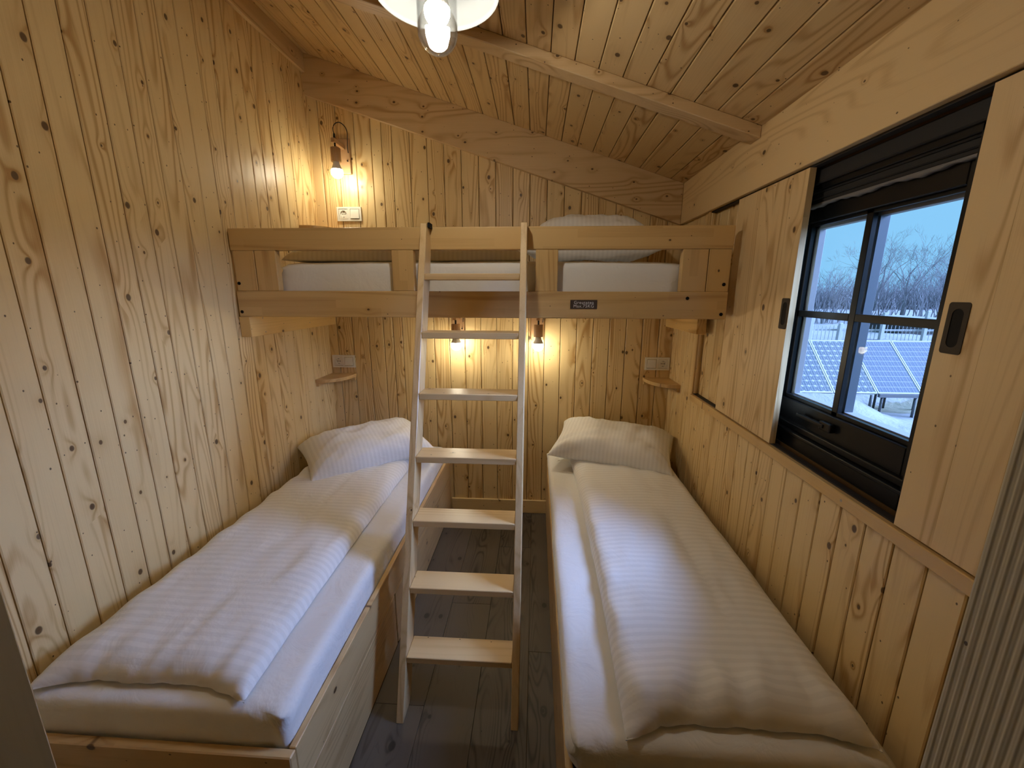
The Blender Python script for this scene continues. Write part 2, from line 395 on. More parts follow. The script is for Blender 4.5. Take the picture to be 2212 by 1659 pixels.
# ---- the doorway the picture is taken from, and the hall behind it
JL, JR = -.495, .349
tag(boxes('wall_front', [(-1.45, JL-.02, .10, YF, 0, 2.95), (JR+.02, .95, .10, YF, 0, 2.3), (JL-.03, JR+.03, .10, YF, 2.08, 2.65)], M['pine'], bev=0), kind='structure')
tag(box('trim_8', JL-.02, JL, .06, YF+.002, 0, 2.08, M['jamb'], ax='Z', bev=.002), kind='structure')
# right door lining: finely reeded board
vs, fs = [], []; ny = 600; d0, d1 = .06, YF+.002
prof = []
for i in range(ny+1):
    yy = d0 + (d1-d0)*i/ny; prof.append((JR + .00018*(1-math.cos((yy-d0)/.0027*2*math.pi))*.5 + .0003*math.sin(yy*900), yy))
prof[-1] = (JR+.001, d1)
for px, py in prof: vs += [(px, py, 0), (px, py, 2.08)]
for i in range(ny): fs.append((2*i, 2*i+1, 2*i+3, 2*i+2))
n0 = len(vs); vs += [(JR+.02, d0, 0), (JR+.02, d0, 2.08), (JR+.02, d1, 0), (JR+.02, d1, 2.08)]
fs += [(n0, n0+1, 1, 0), (2*ny, 2*ny+1, n0+3, n0+2), (n0, n0+2, n0+3, n0+1)]
tag(obj('trim_9', vs, fs, M['jamb'], ax='Z', smooth_=True), kind='structure')
tag(box('wall_hall', -1.45, 1.0, -1.72, -1.6, -.1, 3.0, M['pine'], bev=0), kind='structure')

# ------------------------------------------------------------------ window
win = bpy.data.objects.new('window_1', None); link(win, None, (.95, 1.27, .985)); tag(win, kind='structure')
B = M['black']
# fixed frame in the wall
fr = boxes('window_frame', [(.889, 1.0, WY0, WY0+.035, WZ0, WZ1), (.889, 1.0, WY1-.035, WY1, WZ0, WZ1), (.889, 1.0, WY0, WY1, WZ1-.06, WZ1), (.889, 1.0, WY0, WY1, WZ0-.01, WZ0+.045)], B, win, bev=.002)
box('frame_step', .884, .93, WY0+.02, WY1-.02, 1.028, 1.040, B, win, bev=.003, seg=2)
box('frame_step', .900, .94, WY0+.02, WY1-.02, 1.040, 1.062, B, win, bev=.004, seg=2)
GY0, GY1, GZ0, GZ1 = 1.000, 1.532, 1.135, 1.735
sash = boxes('sash', [(.915, .965, WY0+.035, GY0, 1.058, 1.825), (.915, .965, GY1, WY1-.035, 1.058, 1.825), (.915, .965, GY0, GY1, 1.060, GZ0), (.915, .965, GY0, GY1, GZ1, 1.825)], B, win, bev=.002)
boxes('sash_bead', [(.930, .944, GY0, GY1, GZ0, GZ0+.012), (.930, .944, GY0, GY1, GZ1-.010, GZ1), (.930, .944, GY0, GY0+.010, GZ0, GZ1), (.930, .944, GY1-.010, GY1, GZ0, GZ1)], B, sash, bev=.001)
MY, MZ = 1.2745, 1.4365
box('muntin', .930, .944, MY-.012, MY+.012, GZ0, GZ1, B, sash, bev=.001)
box('muntin', .930, .944, GY0, MY-.0125, MZ-.011, MZ+.011, B, sash, bev=.001)
box('muntin', .930, .944, MY+.0125, GY1, MZ-.011, MZ+.011, B, sash, bev=.001)
for (a, b_) in ((GY0, MY), (MY, GY1)):
    for (c, d) in ((GZ0, MZ), (MZ, GZ1)): box('pane', .945, .949, a, b_, c, d, M['glass'], sash, bev=0)
box('outer_muntin', .952, .979, MY-.010, MY+.010, GZ0, GZ1, M['bar'], sash, bev=.001)
boxes('outer_frame', [(.952, .973, GY0-.06, GY0+.016, GZ0-.03, GZ1+.06), (.952, .973, GY1-.018, GY1+.06, GZ0-.03, GZ1+.06), (.952, .973, GY0, GY1, GZ1-.018, GZ1+.06), (.952, .985, GY0, GY1, GZ0-.06, GZ0+.014)], M['alu'], win, bev=.001)
hd = box('window_handle', .893, .907, 1.262, 1.395, 1.096, 1.108, B, sash, bev=.003, seg=2)
box('handle_base', .897, .916, 1.235, 1.285, 1.088, 1.116, B, hd, bev=.004, seg=2)
# roller blind drawn up under the head
rb = thing('roller_blind', (.90, 1.27, 1.79), 'black roller blind drawn up at the head of the window', 'blind')
box('cassette', .878, .912, WY0+.002, WY1-.002, 1.842, 1.884, M['blackmatte'], rb, bev=.003)
for z0, z1, xx in ((1.820, 1.838, .897), (1.801, 1.820, .900), (1.788, 1.801, .902)):
    box('fold', xx, xx+.012, WY0+.036, WY1-.036, z0, z1, M['blackmatte'], rb, bev=.003)
vs, fs = [], []; N = 60
for i in range(N+1):
    yy = WY0+.037 + (WY1-WY0-.074)*i/N; w = .003*math.sin(i*.35)+.0015*math.sin(i*1.3)
    vs += [(.899, yy, 1.7885), (.898, yy, 1.780+w), (.912, yy, 1.779+w), (.912, yy, 1.7885)]
for i in range(N):
    for k in range(4): fs.append((4*i+k, 4*i+(k+1) % 4, 4*i+4+(k+1) % 4, 4*i+4+k))
obj('hem', vs, fs, M['hem'], rb, smooth_=True)

# ---- sliding shutters
def shutter(y0, y1, hy, label):
    t = thing('sliding_shutter', (.852, (y0+y1)/2, .9805), label, 'shutter', 'sliding wooden shutters of the window')
    n = 5; w = (y1-y0)/n
    for i in range(n):
        box('board', .842, .862, y0+i*w, y0+(i+1)*w, .9805, 1.8875, M['panel'], t, 'Z', bev=.0003)
    # flush shell handle: rounded plate with a recessed slot
    def stadium(w_, h_, r, n_=6):
        pts = []
        for cx, cz, a0 in ((w_-r, h_-r, 0), (-w_+r, h_-r, 90), (-w_+r, -h_+r, 180), (w_-r, -h_+r, 270)):
            for i in range(n_+1):
                a = R(a0+90*i/n_); pts.append((cx+r*math.cos(a), cz+r*math.sin(a)))
        return pts
    O = stadium(.0215, .0515, .006); I = stadium(.0118, .0385, .0117); n_ = len(O); hz = 1.4385
    vs = [(.8405, hy+p[0], hz+p[1]) for p in O] + [(.8405, hy+p[0], hz+p[1]) for p in I] + [(.8422, hy+p[0], hz+p[1]) for p in O] + [(.8416, hy+p[0], hz+p[1]) for p in I]
    fs = []
    for i in range(n_):
        j = (i+1) % n_; fs += [(i, j, n_+j, n_+i), (i, 2*n_+i, 2*n_+j, j), (n_+i, n_+j, 3*n_+j, 3*n_+i)]
    h = obj('shell_handle', vs, fs, M['handle'], t)
    obj('handle_slot', [(.8415, hy+p[0], hz+p[1]) for p in I], [tuple(range(n_))], M['bolt'], h)
    return t
shutter(1.432, 1.885, 1.456, 'pine sliding shutter beside the bunk bed, drawn back from the window')
shutter(.455, .909, .875, 'pine sliding shutter on the doorway side of the window')

# ------------------------------------------------------------------ bunk bed
bk = thing('bunk_bed', (-.27, 2.2, 1.396), 'wall to wall pine bunk bed with slotted guard rail above the two beds', 'bunk bed')
F = 1.797
top = box('top_rail', XL+.006, .802, F, F+.04, 1.683, 1.775, M['rail'], bk, 'X', bev=.004, seg=2)
bot = box('bottom_rail', XL+.008, .802, F, F+.04, 1.397, 1.511, M['rail'], bk, 'X', bev=.003)
for a, b_ in ((-1.336, -1.2415), (-1.2385, -1.143), (-.626, -.53), (-.005, .089), (.603, .7065), (.7095, .799)):
    box('post', a, b_, F+.002, F+.037, 1.5112, 1.6828, M['rail'], bk, 'z', bev=.002)
for px, pz in ((-1.325, 1.543), (-1.328, 1.418), (.780, 1.541), (.636, 1.484), (.781, 1.418)):
    vs = [(px+.0072*math.cos(a), F-.0016 if pz not in (1.543, 1.541) else F+.0004, pz+.0072*math.sin(a)) for a in [i*2*math.pi/14 for i in range(14)]]
    vs += [(v[0], F+.003, v[2]) for v in vs]
    obj('bolt_cap', vs, [tuple(range(14))]+[(i, (i+1) % 14, 14+(i+1) % 14, 14+i) for i in range(14)], M['bolt'], bk)
box('end_rail', XL+.003, XL+.025, F+.041, 2.597, 1.40, 1.50, M['rail'], bk, 'y')
box('end_rail', .775, .80, F+.041, 2.597, 1.40, 1.50, M['rail'], bk, 'y')
box('back_rail', XL+.026, .774, 2.572, 2.597, 1.40, 1.50, M['rail'], bk, 'X')
for i in range(16):
    xa = -1.28 + i*.127; box('slat', xa, xa+.075, F+.041, 2.571, 1.418, 1.436, M['rail'], bk, 'y', bev=.001)
# plaque with the load limit
pq = box('load_plaque', .146, .260, F-.0022, F-.0002, 1.438, 1.476, M['plaque'], bk, bev=.0005)
pq['label'] = 'dark brown plaque with white writing'
def text(body, size, loc, parent, name='lettering'):
    cu = bpy.data.curves.new(name, 'FONT'); cu.body = body; cu.size = size; cu.align_x = 'CENTER'; cu.align_y = 'CENTER'; cu.extrude = .0002; cu.resolution_u = 3; cu.space_character = 1.12
    t = bpy.data.objects.new('tmp', cu); COL.objects.link(t); bpy.context.view_layer.update()
    me = bpy.data.meshes.new_from_object(t.evaluated_get(bpy.context.evaluated_depsgraph_get()))
    bpy.data.objects.remove(t); me.materials.clear(); me.materials.append(M['letters'])
    o = bpy.data.objects.new(name, me); o.rotation_euler = (R(90), 0, 0); link(o, parent, loc); return o
text('Greutatea', .0185, (.203, F-.0026, 1.4645), pq)
text('Max.75KG', .0185, (.203, F-.0026, 1.4495), pq)
# bearers under the bunk
def bearer(x0, x1, y0, y1, label, inner):
    t = thing('bunk_bearer', ((x0+x1)/2, (y0+y1)/2, 1.305), label, 'bearer', 'timber bearers under the bunk bed')
    box('timber', x0, x1, y0, y1, 1.303, 1.396, M['bearer'], t, 'Y', bev=.002)
    for yy, zz in ((y0+.09, 1.385), (y0+.10, 1.318), (y0+(y1-y0)*.62, 1.335)):
        obj('screw', [(inner, yy+.0035*math.cos(a), zz+.0035*math.sin(a)) for a in [i*math.pi/4 for i in range(8)]], [tuple(range(8))], M['screw'], t)
bearer(XL+.0005, -1.300, 1.80, 2.599, 'knotty timber bearer fixed to the left wall under the bunk', -1.2995)
bearer(.803, XR-.0005, 2.10, 2.599, 'short timber bearer in the right corner under the bunk', .8025)

# ------------------------------------------------------------------ ladder
ld = thing('bunk_ladder', (-.26, 1.40, 0), 'leaning pine ladder with seven treads hooked on the bunk rail', 'ladder')
def Fy(z): return 1.13 + .3445*z
for xa, xb in ((-.478, -.452), (-.067, -.041)):
    prism('stile', [(Fy(0), 0), (Fy(0)+.092, 0), (1.7955, (1.7955-Fy(0)-.092)/.3445), (1.7955, 1.782), (Fy(1.782), 1.782)], 'x', xa, xb, M['ladder'], ld, 'z', bev=.002)
for z in (.213, .441, .668, .893, 1.122, 1.352, 1.580):
    y0 = Fy(z-.012)+.002
    box('tread', -.4515, -.0675, y0, min(y0+.098, 1.794), z-.025, z, M['ladder'], ld, 'x', bev=.002)
box('hook_pad', -.4515, -.441, 1.752, 1.7945, 1.765, 1.786, M['bolt'], ld, bev=.002)

# ------------------------------------------------------------------ beds
def bed(x0, x1, y0, y1, inner, label):
    """inner = +1 when the aisle side is x1"""
    t = thing('storage_bed', ((x0+x1)/2, (y0+y1)/2, 0), label, 'bed', 'two single storage beds')
    xs = (x1-.018, x1) if inner > 0 else (x0, x0+.018)
    xw = (x0, x0+.02) if inner > 0 else (x1-.02, x1)
    box('side_rail', *xs, y0, y1, .262, .405, M['bed'], t, 'Y', bev=.002)
    ym = 1.458
    for a, b_ in ((y0, ym-.005), (ym+.006, y1)):
        box('drawer_front', xs[0]+.001, xs[1]-.001, a, b_, .012, .258, M['bed'], t, 'Y', bev=.002)
    xf = xs[1]+.0006 if inner > 0 else xs[0]-.0006
    o = obj('bolt_cap', [(xf, 1.283+.007*math.cos(a), .34+.007*math.sin(a)) for a in [i*math.pi/6 for i in range(12)]], [tuple(range(12))], M['lampwood'], t)
    box('plinth', min(xs)+.012 if inner > 0 else min(xs)+.004, max(xs)-.004 if inner > 0 else max(xs)-.012, y0+.02, y1, 0, .012, M['groove'], t, bev=0)
    box('foot_board', x0, x1, y0-.024, y0-.0005, .0, .403, M['bed'], t, 'X', bev=.003)
    box('wall_rail', *xw, y0, y1, .20, .38, M['bed'], t, 'Y', bev=.001)
    box('head_board', x0+.02 if inner > 0 else x0+.022, x1-.022 if inner > 0 else x1-.02, y1-.02, y1, .20, .40, M['bed'], t, 'X', bev=.001)
    box('base_panel', x0+.022, x1-.022, y0, y1-.02, .285, .30, M['bed'], t, 'Y', bev=0)
    return t
bed(XL+.003, -.578, .755, 2.597, 1, 'pine storage bed along the boarded left wall')
bed(.086, XR-.003, .728, 2.583, -1, 'pine storage bed under the window')

def fbm(p, s, o=3): return mnoise.fractal(Vector(p)*s, .8, 2.0, o)
def mattress(name, x0, x1, y0, y1, z0, z1, label, over=0.0, rail=.405):
    """fitted sheet over a foam slab: rounded, a little uneven, hem slightly loose"""
    nx, ny, nz = 26, 56, 8; vs = []; idx = {}
    cx, cy_, cz = (x0+x1)/2, (y0+y1)/2, (z0+z1)/2; hx, hy, hz = (x1-x0)/2, (y1-y0)/2, (z1-z0)/2; r = .032
    bm = bmesh.new(); bmesh.ops.create_cube(bm, size=2.0)
    bmesh.ops.subdivide_edges(bm, edges=[e for e in bm.edges if abs(e.verts[0].co.y-e.verts[1].co.y) > 1], cuts=54, use_grid_fill=True)
    bmesh.ops.subdivide_edges(bm, edges=[e for e in bm.edges if abs(e.verts[0].co.x-e.verts[1].co.x) > 1], cuts=28, use_grid_fill=True)
    bmesh.ops.subdivide_edges(bm, edges=[e for e in bm.edges if abs(e.verts[0].co.z-e.verts[1].co.z) > 1], cuts=9, use_grid_fill=True)
    def soft(t): return math.copysign(1-(1-abs(t))**1.6, t) if abs(t) < 1 else t
    for v in bm.verts:
        q = Vector((soft(v.co.x)*hx, soft(v.co.y)*hy, soft(v.co.z)*hz))
        c = Vector((max(-hx+r, min(hx-r, q.x)), max(-hy+r, min(hy-r, q.y)), max(-hz+r, min(hz-r, q.z))))
        d = q - c
        if d.length > 1e-6: q = c + d.normalized()*min(r, max(d.length, r if (abs(q.x) >= hx-1e-5 or abs(q.y) >= hy-1e-5 or abs(q.z) >= hz-1e-5) else d.length))
        p = q + Vector((cx, cy_, cz))
        n = fbm((p.x, p.y*.8, p.z), 3.2)
        corner = math.exp(-(((abs(q.x)-hx)**2+(abs(q.y)-hy)**2)/.006))
        out = Vector((q.x/hx if abs(q.x) > hx-r else 0, q.y/hy if abs(q.y) > hy-r else 0, 0))
        p += out*(.004*n + corner*.005*math.sin(p.z*220+p.x*90))
        if over and q.x*over < 0 and abs(q.x) > hx*.8 and p.z > rail: p.x -= over*min(1.0, (p.z-rail)/.03)
        if q.z > 0: p.z += .004*n - .010*corner
        v.co = p
    return tag(from_bm(name, bm, M['sheet'], None, smooth_=True, g=False), label, 'mattress', 'mattresses in fitted white sheets')
mattress('mattress', XL+.030, -.600, .762, 2.570, .3005, .502, 'white sheeted mattress of the bed along the left wall')
mattress('mattress', .110, .822, .735, 2.556, .3005, .500, 'white sheeted mattress of the bed under the window', over=.024)
mattress('mattress', -1.168, .640, 1.846, 2.568, 1.4365, 1.640, 'white sheeted mattress inside the bunk bed')

def duvet(name, x0, x1, y0, y1, z0, H, label, material, seed=0, crease=None, nx=44, ny=90, skew=0.0, foot=0.0):
    """folded quilt: pillowy slab with soft rim, lengthwise crease and shallow wrinkles"""
    vs, fs = [], []; cx, cy_ = (x0+x1)/2, (y0+y1)/2; hx, hy = (x1-x0)/2, (y1-y0)/2
    def pos(i, j):
        u = math.sin(math.pi/2*(2*i/nx-1)); v = math.sin(math.pi/2*(2*j/ny-1))
        wob = .012*fbm((u*2+seed, v*5, seed), 1.0)
        pin = 1 + .05*(abs(u)*abs(v))**3
        x = cx + hx*u*(1+wob*.8)*pin + skew*v*abs(u); yv = cy_ + hy*v*pin + .010*fbm((u*3, seed, v), 1.5)*abs(v)**6
        e = max(0.0, (1-abs(u)**9))**.42 * max(0.0, (1-abs(v)**22))**.42
        return u, v, x, yv, e
    for side in (1, 0):
        for j in range(ny+1):
            for i in range(nx+1):
                u, v, x, yv, e = pos(i, j)
                if side:
                    n = fbm((x*1.2, yv*.6, seed), 4.0)*.006 + fbm((x*5, yv*1.5, seed+3), 3.0)*.0028
                    n += .004*math.sin(fbm((x, yv, seed+9), 2.0)*9)*abs(u)**2
                    z = z0+.0015 + H*(e*(.93+.07*math.cos(v*1.5))) + n*e
                    if crease is not None: z -= .0065*math.exp(-((x-crease-.006*math.sin(yv*6))/.006)**2)*e
                    if foot:                   # the foot end bunches into short folds
                        t = max(0.0, min(1.0, (-v-.80)/.17)); t = t*t*(3-2*t)
                        z += foot*t*e*(.35 + .65*math.sin(x*46 + 4*fbm((x*2, yv, seed), 2.0)) + .4*fbm((x*4, yv*3, seed+2), 2.0))
                        z += .006*math.exp(-((u+.93)/.12)**2)*math.sin(yv*38 + 3*fbm((yv, seed, 1), 2.0))*e
                else:
                    z = z0 + .0015 + 0.10*H*(1-e)*max(abs(u)**9, abs(v)**22)
                    if e < .02: z = z0+.0015 + 0.10*H
                if side and e < .02: z = z0+.0015 + 0.10*H
                vs.append((x, yv, z))
    m_ = (nx+1)*(ny+1)
    for j in range(ny):
        for i in range(nx):
            a = j*(nx+1)+i; fs.append((a, a+1, a+nx+2, a+nx+1)); fs.append((m_+a, m_+a+nx+1, m_+a+nx+2, m_+a+1))
    bm = bmesh.new(); bv = [bm.verts.new(p) for p in vs]
    for f in fs: bm.faces.new([bv[k] for k in f])
    bmesh.ops.remove_doubles(bm, verts=bm.verts, dist=.0004)
    return tag(from_bm(name, bm, material, None, smooth_=True, g=False), label, 'duvet', 'folded striped duvets')
duvet('duvet', -1.275, -.722, .808, 2.32,   .506, .068, 'striped white duvet folded lengthways on the bed by the left wall', M['duvet_y'], 1, crease=-.955, foot=.004)
duvet('duvet', .232, .772, .785, 2.30, .504, .070, 'striped white duvet folded lengthways on the bed under the window', M['duvet_y'], 5, crease=.575, foot=.022)
duvet('duvet', -1.162, -.075, 1.93, 2.50, 1.644, .075, 'folded white duvet behind the guard rail of the bunk', M['duvet_x'], 8, nx=60, ny=40)

def pillow(a, b_, T, loc, rot, label, seed=0):
    """filled pillow with drawn-out corners and creases running in from the seams"""
    nx, ny = 48, 34; vs, fs = [], []
    for side in (1, -1):
        for j in range(ny+1):
            for i in range(nx+1):
                u = math.sin(math.pi/2*(2*i/nx-1)); v = math.sin(math.pi/2*(2*j/ny-1))
                x = a*u*(1-.07*(1-v*v)); yv = b_*v*(1-.10*(1-u*u))
                th = max(0, (1-u**4))**.55*max(0, (1-v**4))**.55
                cr = .010*math.sin(26*math.atan2(v, u)+3*fbm((u, v, seed), 1.5))*(abs(u*v))**1.2*th
                n = fbm((u*1.5+seed, v*1.5, side*.5), 1.6)*.014*th + fbm((u*6, v*4, seed), 1.3)*.004*th
                z = side*T*th*(1.0 if side > 0 else .40) + n + cr
                vs.append((x, yv, z))
    m_ = (nx+1)*(ny+1)
    for j in range(ny):
        for i in range(nx):
            p = j*(nx+1)+i; fs.append((p, p+1, p+nx+2, p+nx+1)); fs.append((m_+p, m_+p+nx+1, m_+p+nx+2, m_+p+1))
    bm = bmesh.new(); bv = [bm.verts.new(p) for p in vs]
    for f in fs: bm.faces.new([bv[k] for k in f])
    bmesh.ops.remove_doubles(bm, verts=bm.verts, dist=.0004)
    o = from_bm('pillow', bm, M['duvet_x'], None, smooth_=True, origin=(0, 0, 0), g=False)
    o.location = loc; o.rotation_euler = rot
    return tag(o, label, 'pillow', 'white striped pillows')
pillow(.345, .205, .115, (-.972, 2.19, .612), Euler((R(10), R(-2), R(38))), 'white pillow lying askew on the bed by the left wall', 2)
pillow(.345, .205, .115, (.466, 2.325, .614), Euler((R(12), R(2), R(-17))), 'plump white pillow on the bed under the window', 6)
pillow(.34, .20, .16, (.28, 2.33, 1.742), Euler((R(9), 0, R(-3))), 'white pillow just showing above the bunk rail', 11)

# ------------------------------------------------------------------ wall lamps
def wall_lamp(label):
    cx, zc = -1.148, 2.335; t = thing('wall_lamp', (cx, YB-.0005, 2.29), label, 'lamp', 'wooden wall lamps with bare bulbs')
    box('back_plate', cx-.044, cx+.036, YB-.018, YB-.0005, 2.192, 2.385, M['lampwood'], t, 'z', bev=.004, seg=2)
    box('arm', cx-.011, cx+.011, 2.452, YB-.018, zc-.011, zc+.011, M['lampwood'], t, 'y', bev=.0015)
    lx, ly = cx+.003, 2.470
    lathe('socket_sleeve', [(.0, 2.299), (.025, 2.299), (.027, 2.297), (.028, 2.228), (.027, 2.2265), (0, 2.2265)], lx, ly, M['lampwood'], t)
    lathe('cord_grip', [(0, 2.372), (.0055, 2.372), (.0065, 2.36), (.0065, 2.346), (0, 2.346)], lx, ly, M['cord'], t, seg=12)
    lathe('cord_drop', [(.0055, 2.3242), (.0055, 2.299)], lx, ly, M['cord'], t, seg=12)
    pts = []
    P = [(lx, ly, 2.37), (lx-.006, ly+.004, 2.40), (lx+.004, ly+.016, 2.428), (lx+.026, ly+.030, 2.437), (lx+.046, ly+.046, 2.420), (lx+.050, ly+.060, 2.395), (lx+.040, ly+.078, 2.365), (lx+.030, ly+.095, 2.33), (lx+.026, ly+.109, 2.305)]
    for i in range(len(P)-1):
        p0, p1, p2, p3 = (Vector(P[max(0, i-1)]), Vector(P[i]), Vector(P[i+1]), Vector(P[min(len(P)-1, i+2)]))
        for k in range(5):
            s = k/5; pts.append(.5*((2*p1)+(p2-p0)*s+(2*p0-5*p1+4*p2-p3)*s*s+(3*p1-p0-3*p2+p3)*s**3))
    pts.append(Vector(P[-1])); tube('cord', pts, .0024, M['cord'], t, 7)
    tube('switch_knob', [(cx+.022, YB-.0181, 2.262), (cx+.022, YB-.028, 2.262), (cx+.022, YB-.030, 2.262)], [.004, .0035, .001], M['cord'], t, 8)
    bz = 2.172; r = .033
    collar = lathe('bulb_collar', [(0, 2.2264), (.017, 2.2264), (.019, 2.212), (.026, 2.196), (.0312, 2.186), (.0, 2.186)], lx, ly, M['collar'], t)
    prof = [(.0305, 2.1858)]
    for k in range(0, 11):
        a = R(25 - 115*k/10); prof.append((r*math.cos(a), bz+r*math.sin(a)))
    lathe('bulb', prof, lx, ly, M['bulb'], t, seg=20)
    return t
l0 = wall_lamp('wooden wall lamp with lit bulb above the bunk bed')
for xx, lab in ((-.487, 'lit wooden wall lamp under the bunk, seen between the ladder stiles'), (.0155, 'lit wooden wall lamp under the bunk, just right of the ladder')):
    copy_tree(l0, (xx-.003, YB-.0005, 2.29-.981), lab)

# ------------------------------------------------------------------ sockets with switches
def socket(xc, zc, flip, label):
    t = thing('socket_switch', (xc, YB, zc), label, 'socket', 'double socket and switch plates')
    w, h, y1 = .0755, .0405, YB-.0005; s = -1 if flip else 1
    bm = bmesh.new()      # frame with two square openings
    for (a, b_, c, d) in ((-w, w, h-.011, h), (-w, w, -h, -h+.011), (-w, -w+.011, -h+.011, h-.011), (w-.011, w, -h+.011, h-.011), (-.007, .007, -h+.011, h-.011)):
        bm_box(bm, xc+a, xc+b_, YB-.0095, y1, zc+c, zc+d, .0)
    from_bm('frame', bm, M['plastic'], t, g=False)
    xs = xc - s*.0358
    # socket insert: square rim with a round well
    n = 32; vs, fs = [], []; q = .0278
    ring = [(math.cos(2*math.pi*i/n), math.sin(2*math.pi*i/n)) for i in range(n)]
    sq = [(c/max(abs(c), abs(s_)), s_/max(abs(c), abs(s_))) for c, s_ in ring]
    for rr, yy, sh in ((q, YB-.0075, sq), (.0200, YB-.0085, ring), (.0190, YB-.0015, ring)):
        vs += [(xs+rr*p[0], yy, zc+rr*p[1]) for p in sh]
    for k in range(2):
        for i in range(n): fs.append((k*n+i, k*n+(i+1) % n, (k+1)*n+(i+1) % n, (k+1)*n+i))
    fs.append(tuple(range(2*n, 3*n)))
    ins = obj('socket_insert', vs, fs, M['plastic'], t, g=False)
    for hx in (-.0095, .0095):
        obj('pin_hole', [(xs+hx+.0028*p[0], YB-.0018, zc+.0028*p[1]) for p in ring], [tuple(range(n))], M['hole'], ins, g=False)
    for a in (90, -90):
        box('earth_clip', xs-.003, xs+.003, YB-.007, YB-.0016, zc+math.copysign(.0165, a)-.0015, zc+math.copysign(.0165, a)+.0015, M['screw'], ins, bev=0)
    box('pin_hole', xs-.0022, xs+.0022, YB-.0020, YB-.0016, zc-.0022, zc+.0022, M['hole'], ins, bev=0)
    xr = xc + s*.0358
    prism('rocker', [(YB-.003, zc-.0272), (YB-.0145, zc-.0262), (YB-.0098, zc+.0272), (YB-.003, zc+.0272)], 'x', xr-.0268, xr+.0268, M['plastic'], t, bev=.0008, g=False)
    return t
socket(-1.1485, 1.971, False, 'white socket and switch plate above the bunk bed')
socket(-1.264, 1.0595, False, 'white socket and switch plate at the head of the left bed')
socket(.7705, 1.068, True, 'white switch and socket plate at the head of the window side bed')

# ------------------------------------------------------------------ corner shelves
def shelf(z, sx, label, depth=.222, width=.163):
    """quarter-round shelf in a back corner; sx=+1 left corner, -1 right corner"""
    xw = XL+.0005 if sx > 0 else XR-.0005; yb = YB-.0005
    t = thing('corner_shelf', (xw+sx*.08, yb-.1, z-.06), label, 'shelf', 'small quarter round corner shelves')
    pts = [(xw, yb)]; n = 14
    pts.append((xw, yb-depth)); pts.append((xw+sx*.03, yb-depth))
    for i in range(1, n):
        a = math.pi/2*i/n; pts.append((xw+sx*(.03+(width-.03)*math.sin(a)), yb-.03-(depth-.03)*math.cos(a)))
    pts += [(xw+sx*width, yb-.03), (xw+sx*width, yb)]
    prism('shelf_board', pts, 'z', z-.020, z, M['rail'], t, 'x', bev=.0)
    xa, xb = sorted((xw, xw+sx*.018))
    box('cleat', xa, xb, yb-depth+.004, yb-.02, z-.044, z-.0202, M['rail'], t, 'y', bev=.001)
    xa, xb = sorted((xw+sx*.019, xw+sx*(width-.004)))
    box('cleat', xa, xb, yb-.018, yb, z-.044, z-.0202, M['rail'], t, 'x', bev=.001)
shelf(1.876, 1, 'quarter round corner shelf peeping over the bunk rail')
shelf(.979, 1, 'quarter round corner shelf below the socket of the left bed')
shelf(.979, -1, 'quarter round corner shelf below the socket on the window side')

# ------------------------------------------------------------------ pendant lamp
px_, py_ = -.262, 1.20
pz_c = ceil_z(px_)
pd = thing('pendant_lamp', (px_, py_, 2.10), 'pale grey pendant lamp with lit bulb in clear glass jar', 'lamp')
lathe('shade', [(.158, 2.240), (.1595, 2.243), (.157, 2.249), (.150, 2.252), (.120, 2.268), (.085, 2.292), (.062, 2.325), (.060, 2.37), (.0, 2.375), (.0, 2.372), (.057, 2.366), (.059, 2.323), (.083, 2.288), (.119, 2.264), (.148, 2.248), (.153, 2.245), (.154, 2.2415), (.158, 2.240)], px_, py_, M['enamel'], pd, seg=72)
lathe('bulb_socket', [(0, 2.366), (.030, 2.364), (.032, 2.262), (.022, 2.256), (0, 2.256)], px_, py_, M['enamel'], pd)
gp = [(.0505, 2.285), (.0505, 2.155)]
for k in range(1, 11): a = math.pi/2*k/10; gp.append((.0505*math.cos(a), 2.155-.0505*math.sin(a)))
gi = [(max(0, r-.0025), z+.0025*(0 if z >= 2.155 else 1)) for r, z in gp][::-1]
lathe('glass_jar', gp+gi, px_, py_, M['jar'], pd, seg=48)
lathe('bulb_collar', [(0, 2.2558), (.014, 2.2558), (.020, 2.240), (.029, 2.220), (.0325, 2.2055), (0, 2.2055)], px_, py_, M['collar'], pd)
bp = [(.0322, 2.2053)]
for k in range(0, 13): a = R(6-96*k/12); bp.append((.0325*math.cos(a), 2.200+.0325*math.sin(a)))
lathe('bulb', bp, px_, py_, M['bulbp'], pd, seg=24)
lathe('stem', [(.010, 2.374), (.010, pz_c-.02), (.045, pz_c-.018), (.045, pz_c+.010)], px_, py_, M['enamel'], pd, seg=24)

# ------------------------------------------------------------------ outside the window: snow, solar panels, fence, trees
def gz(x, yy):
    b0 = -1.16 if yy < 10.2 else -1.16 + min(1.0, (yy-10.2)/3.3)*1.18
    return b0 + .10*fbm((x, yy, 0), .55) + .03*fbm((x, yy, 4), 2.2) + .60*math.exp(-((x-6.0)**2/1.5)**2-(yy-8.75)**2/.16) + .12*math.exp(-((x-7.6)**2/.8+(yy-8.0)**2/.2))
vs, fs = [], []; gx0, gx1, gy0, gy1 = 1.3, 60.0, -6.0, 70.0; NX, NY = 130, 150
def gp_(t): return t**2.0
for j in range(NY+1):
    for i in range(NX+1):
        x = gx0+(gx1-gx0)*gp_(i/NX); yy = gy0+(gy1-gy0)*(j/NY)**1.6; vs.append((x, yy, gz(x, yy)))
for j in range(NY):
    for i in range(NX): a = j*(NX+1)+i; fs.append((a, a+1, a+NX+2, a+NX+1))
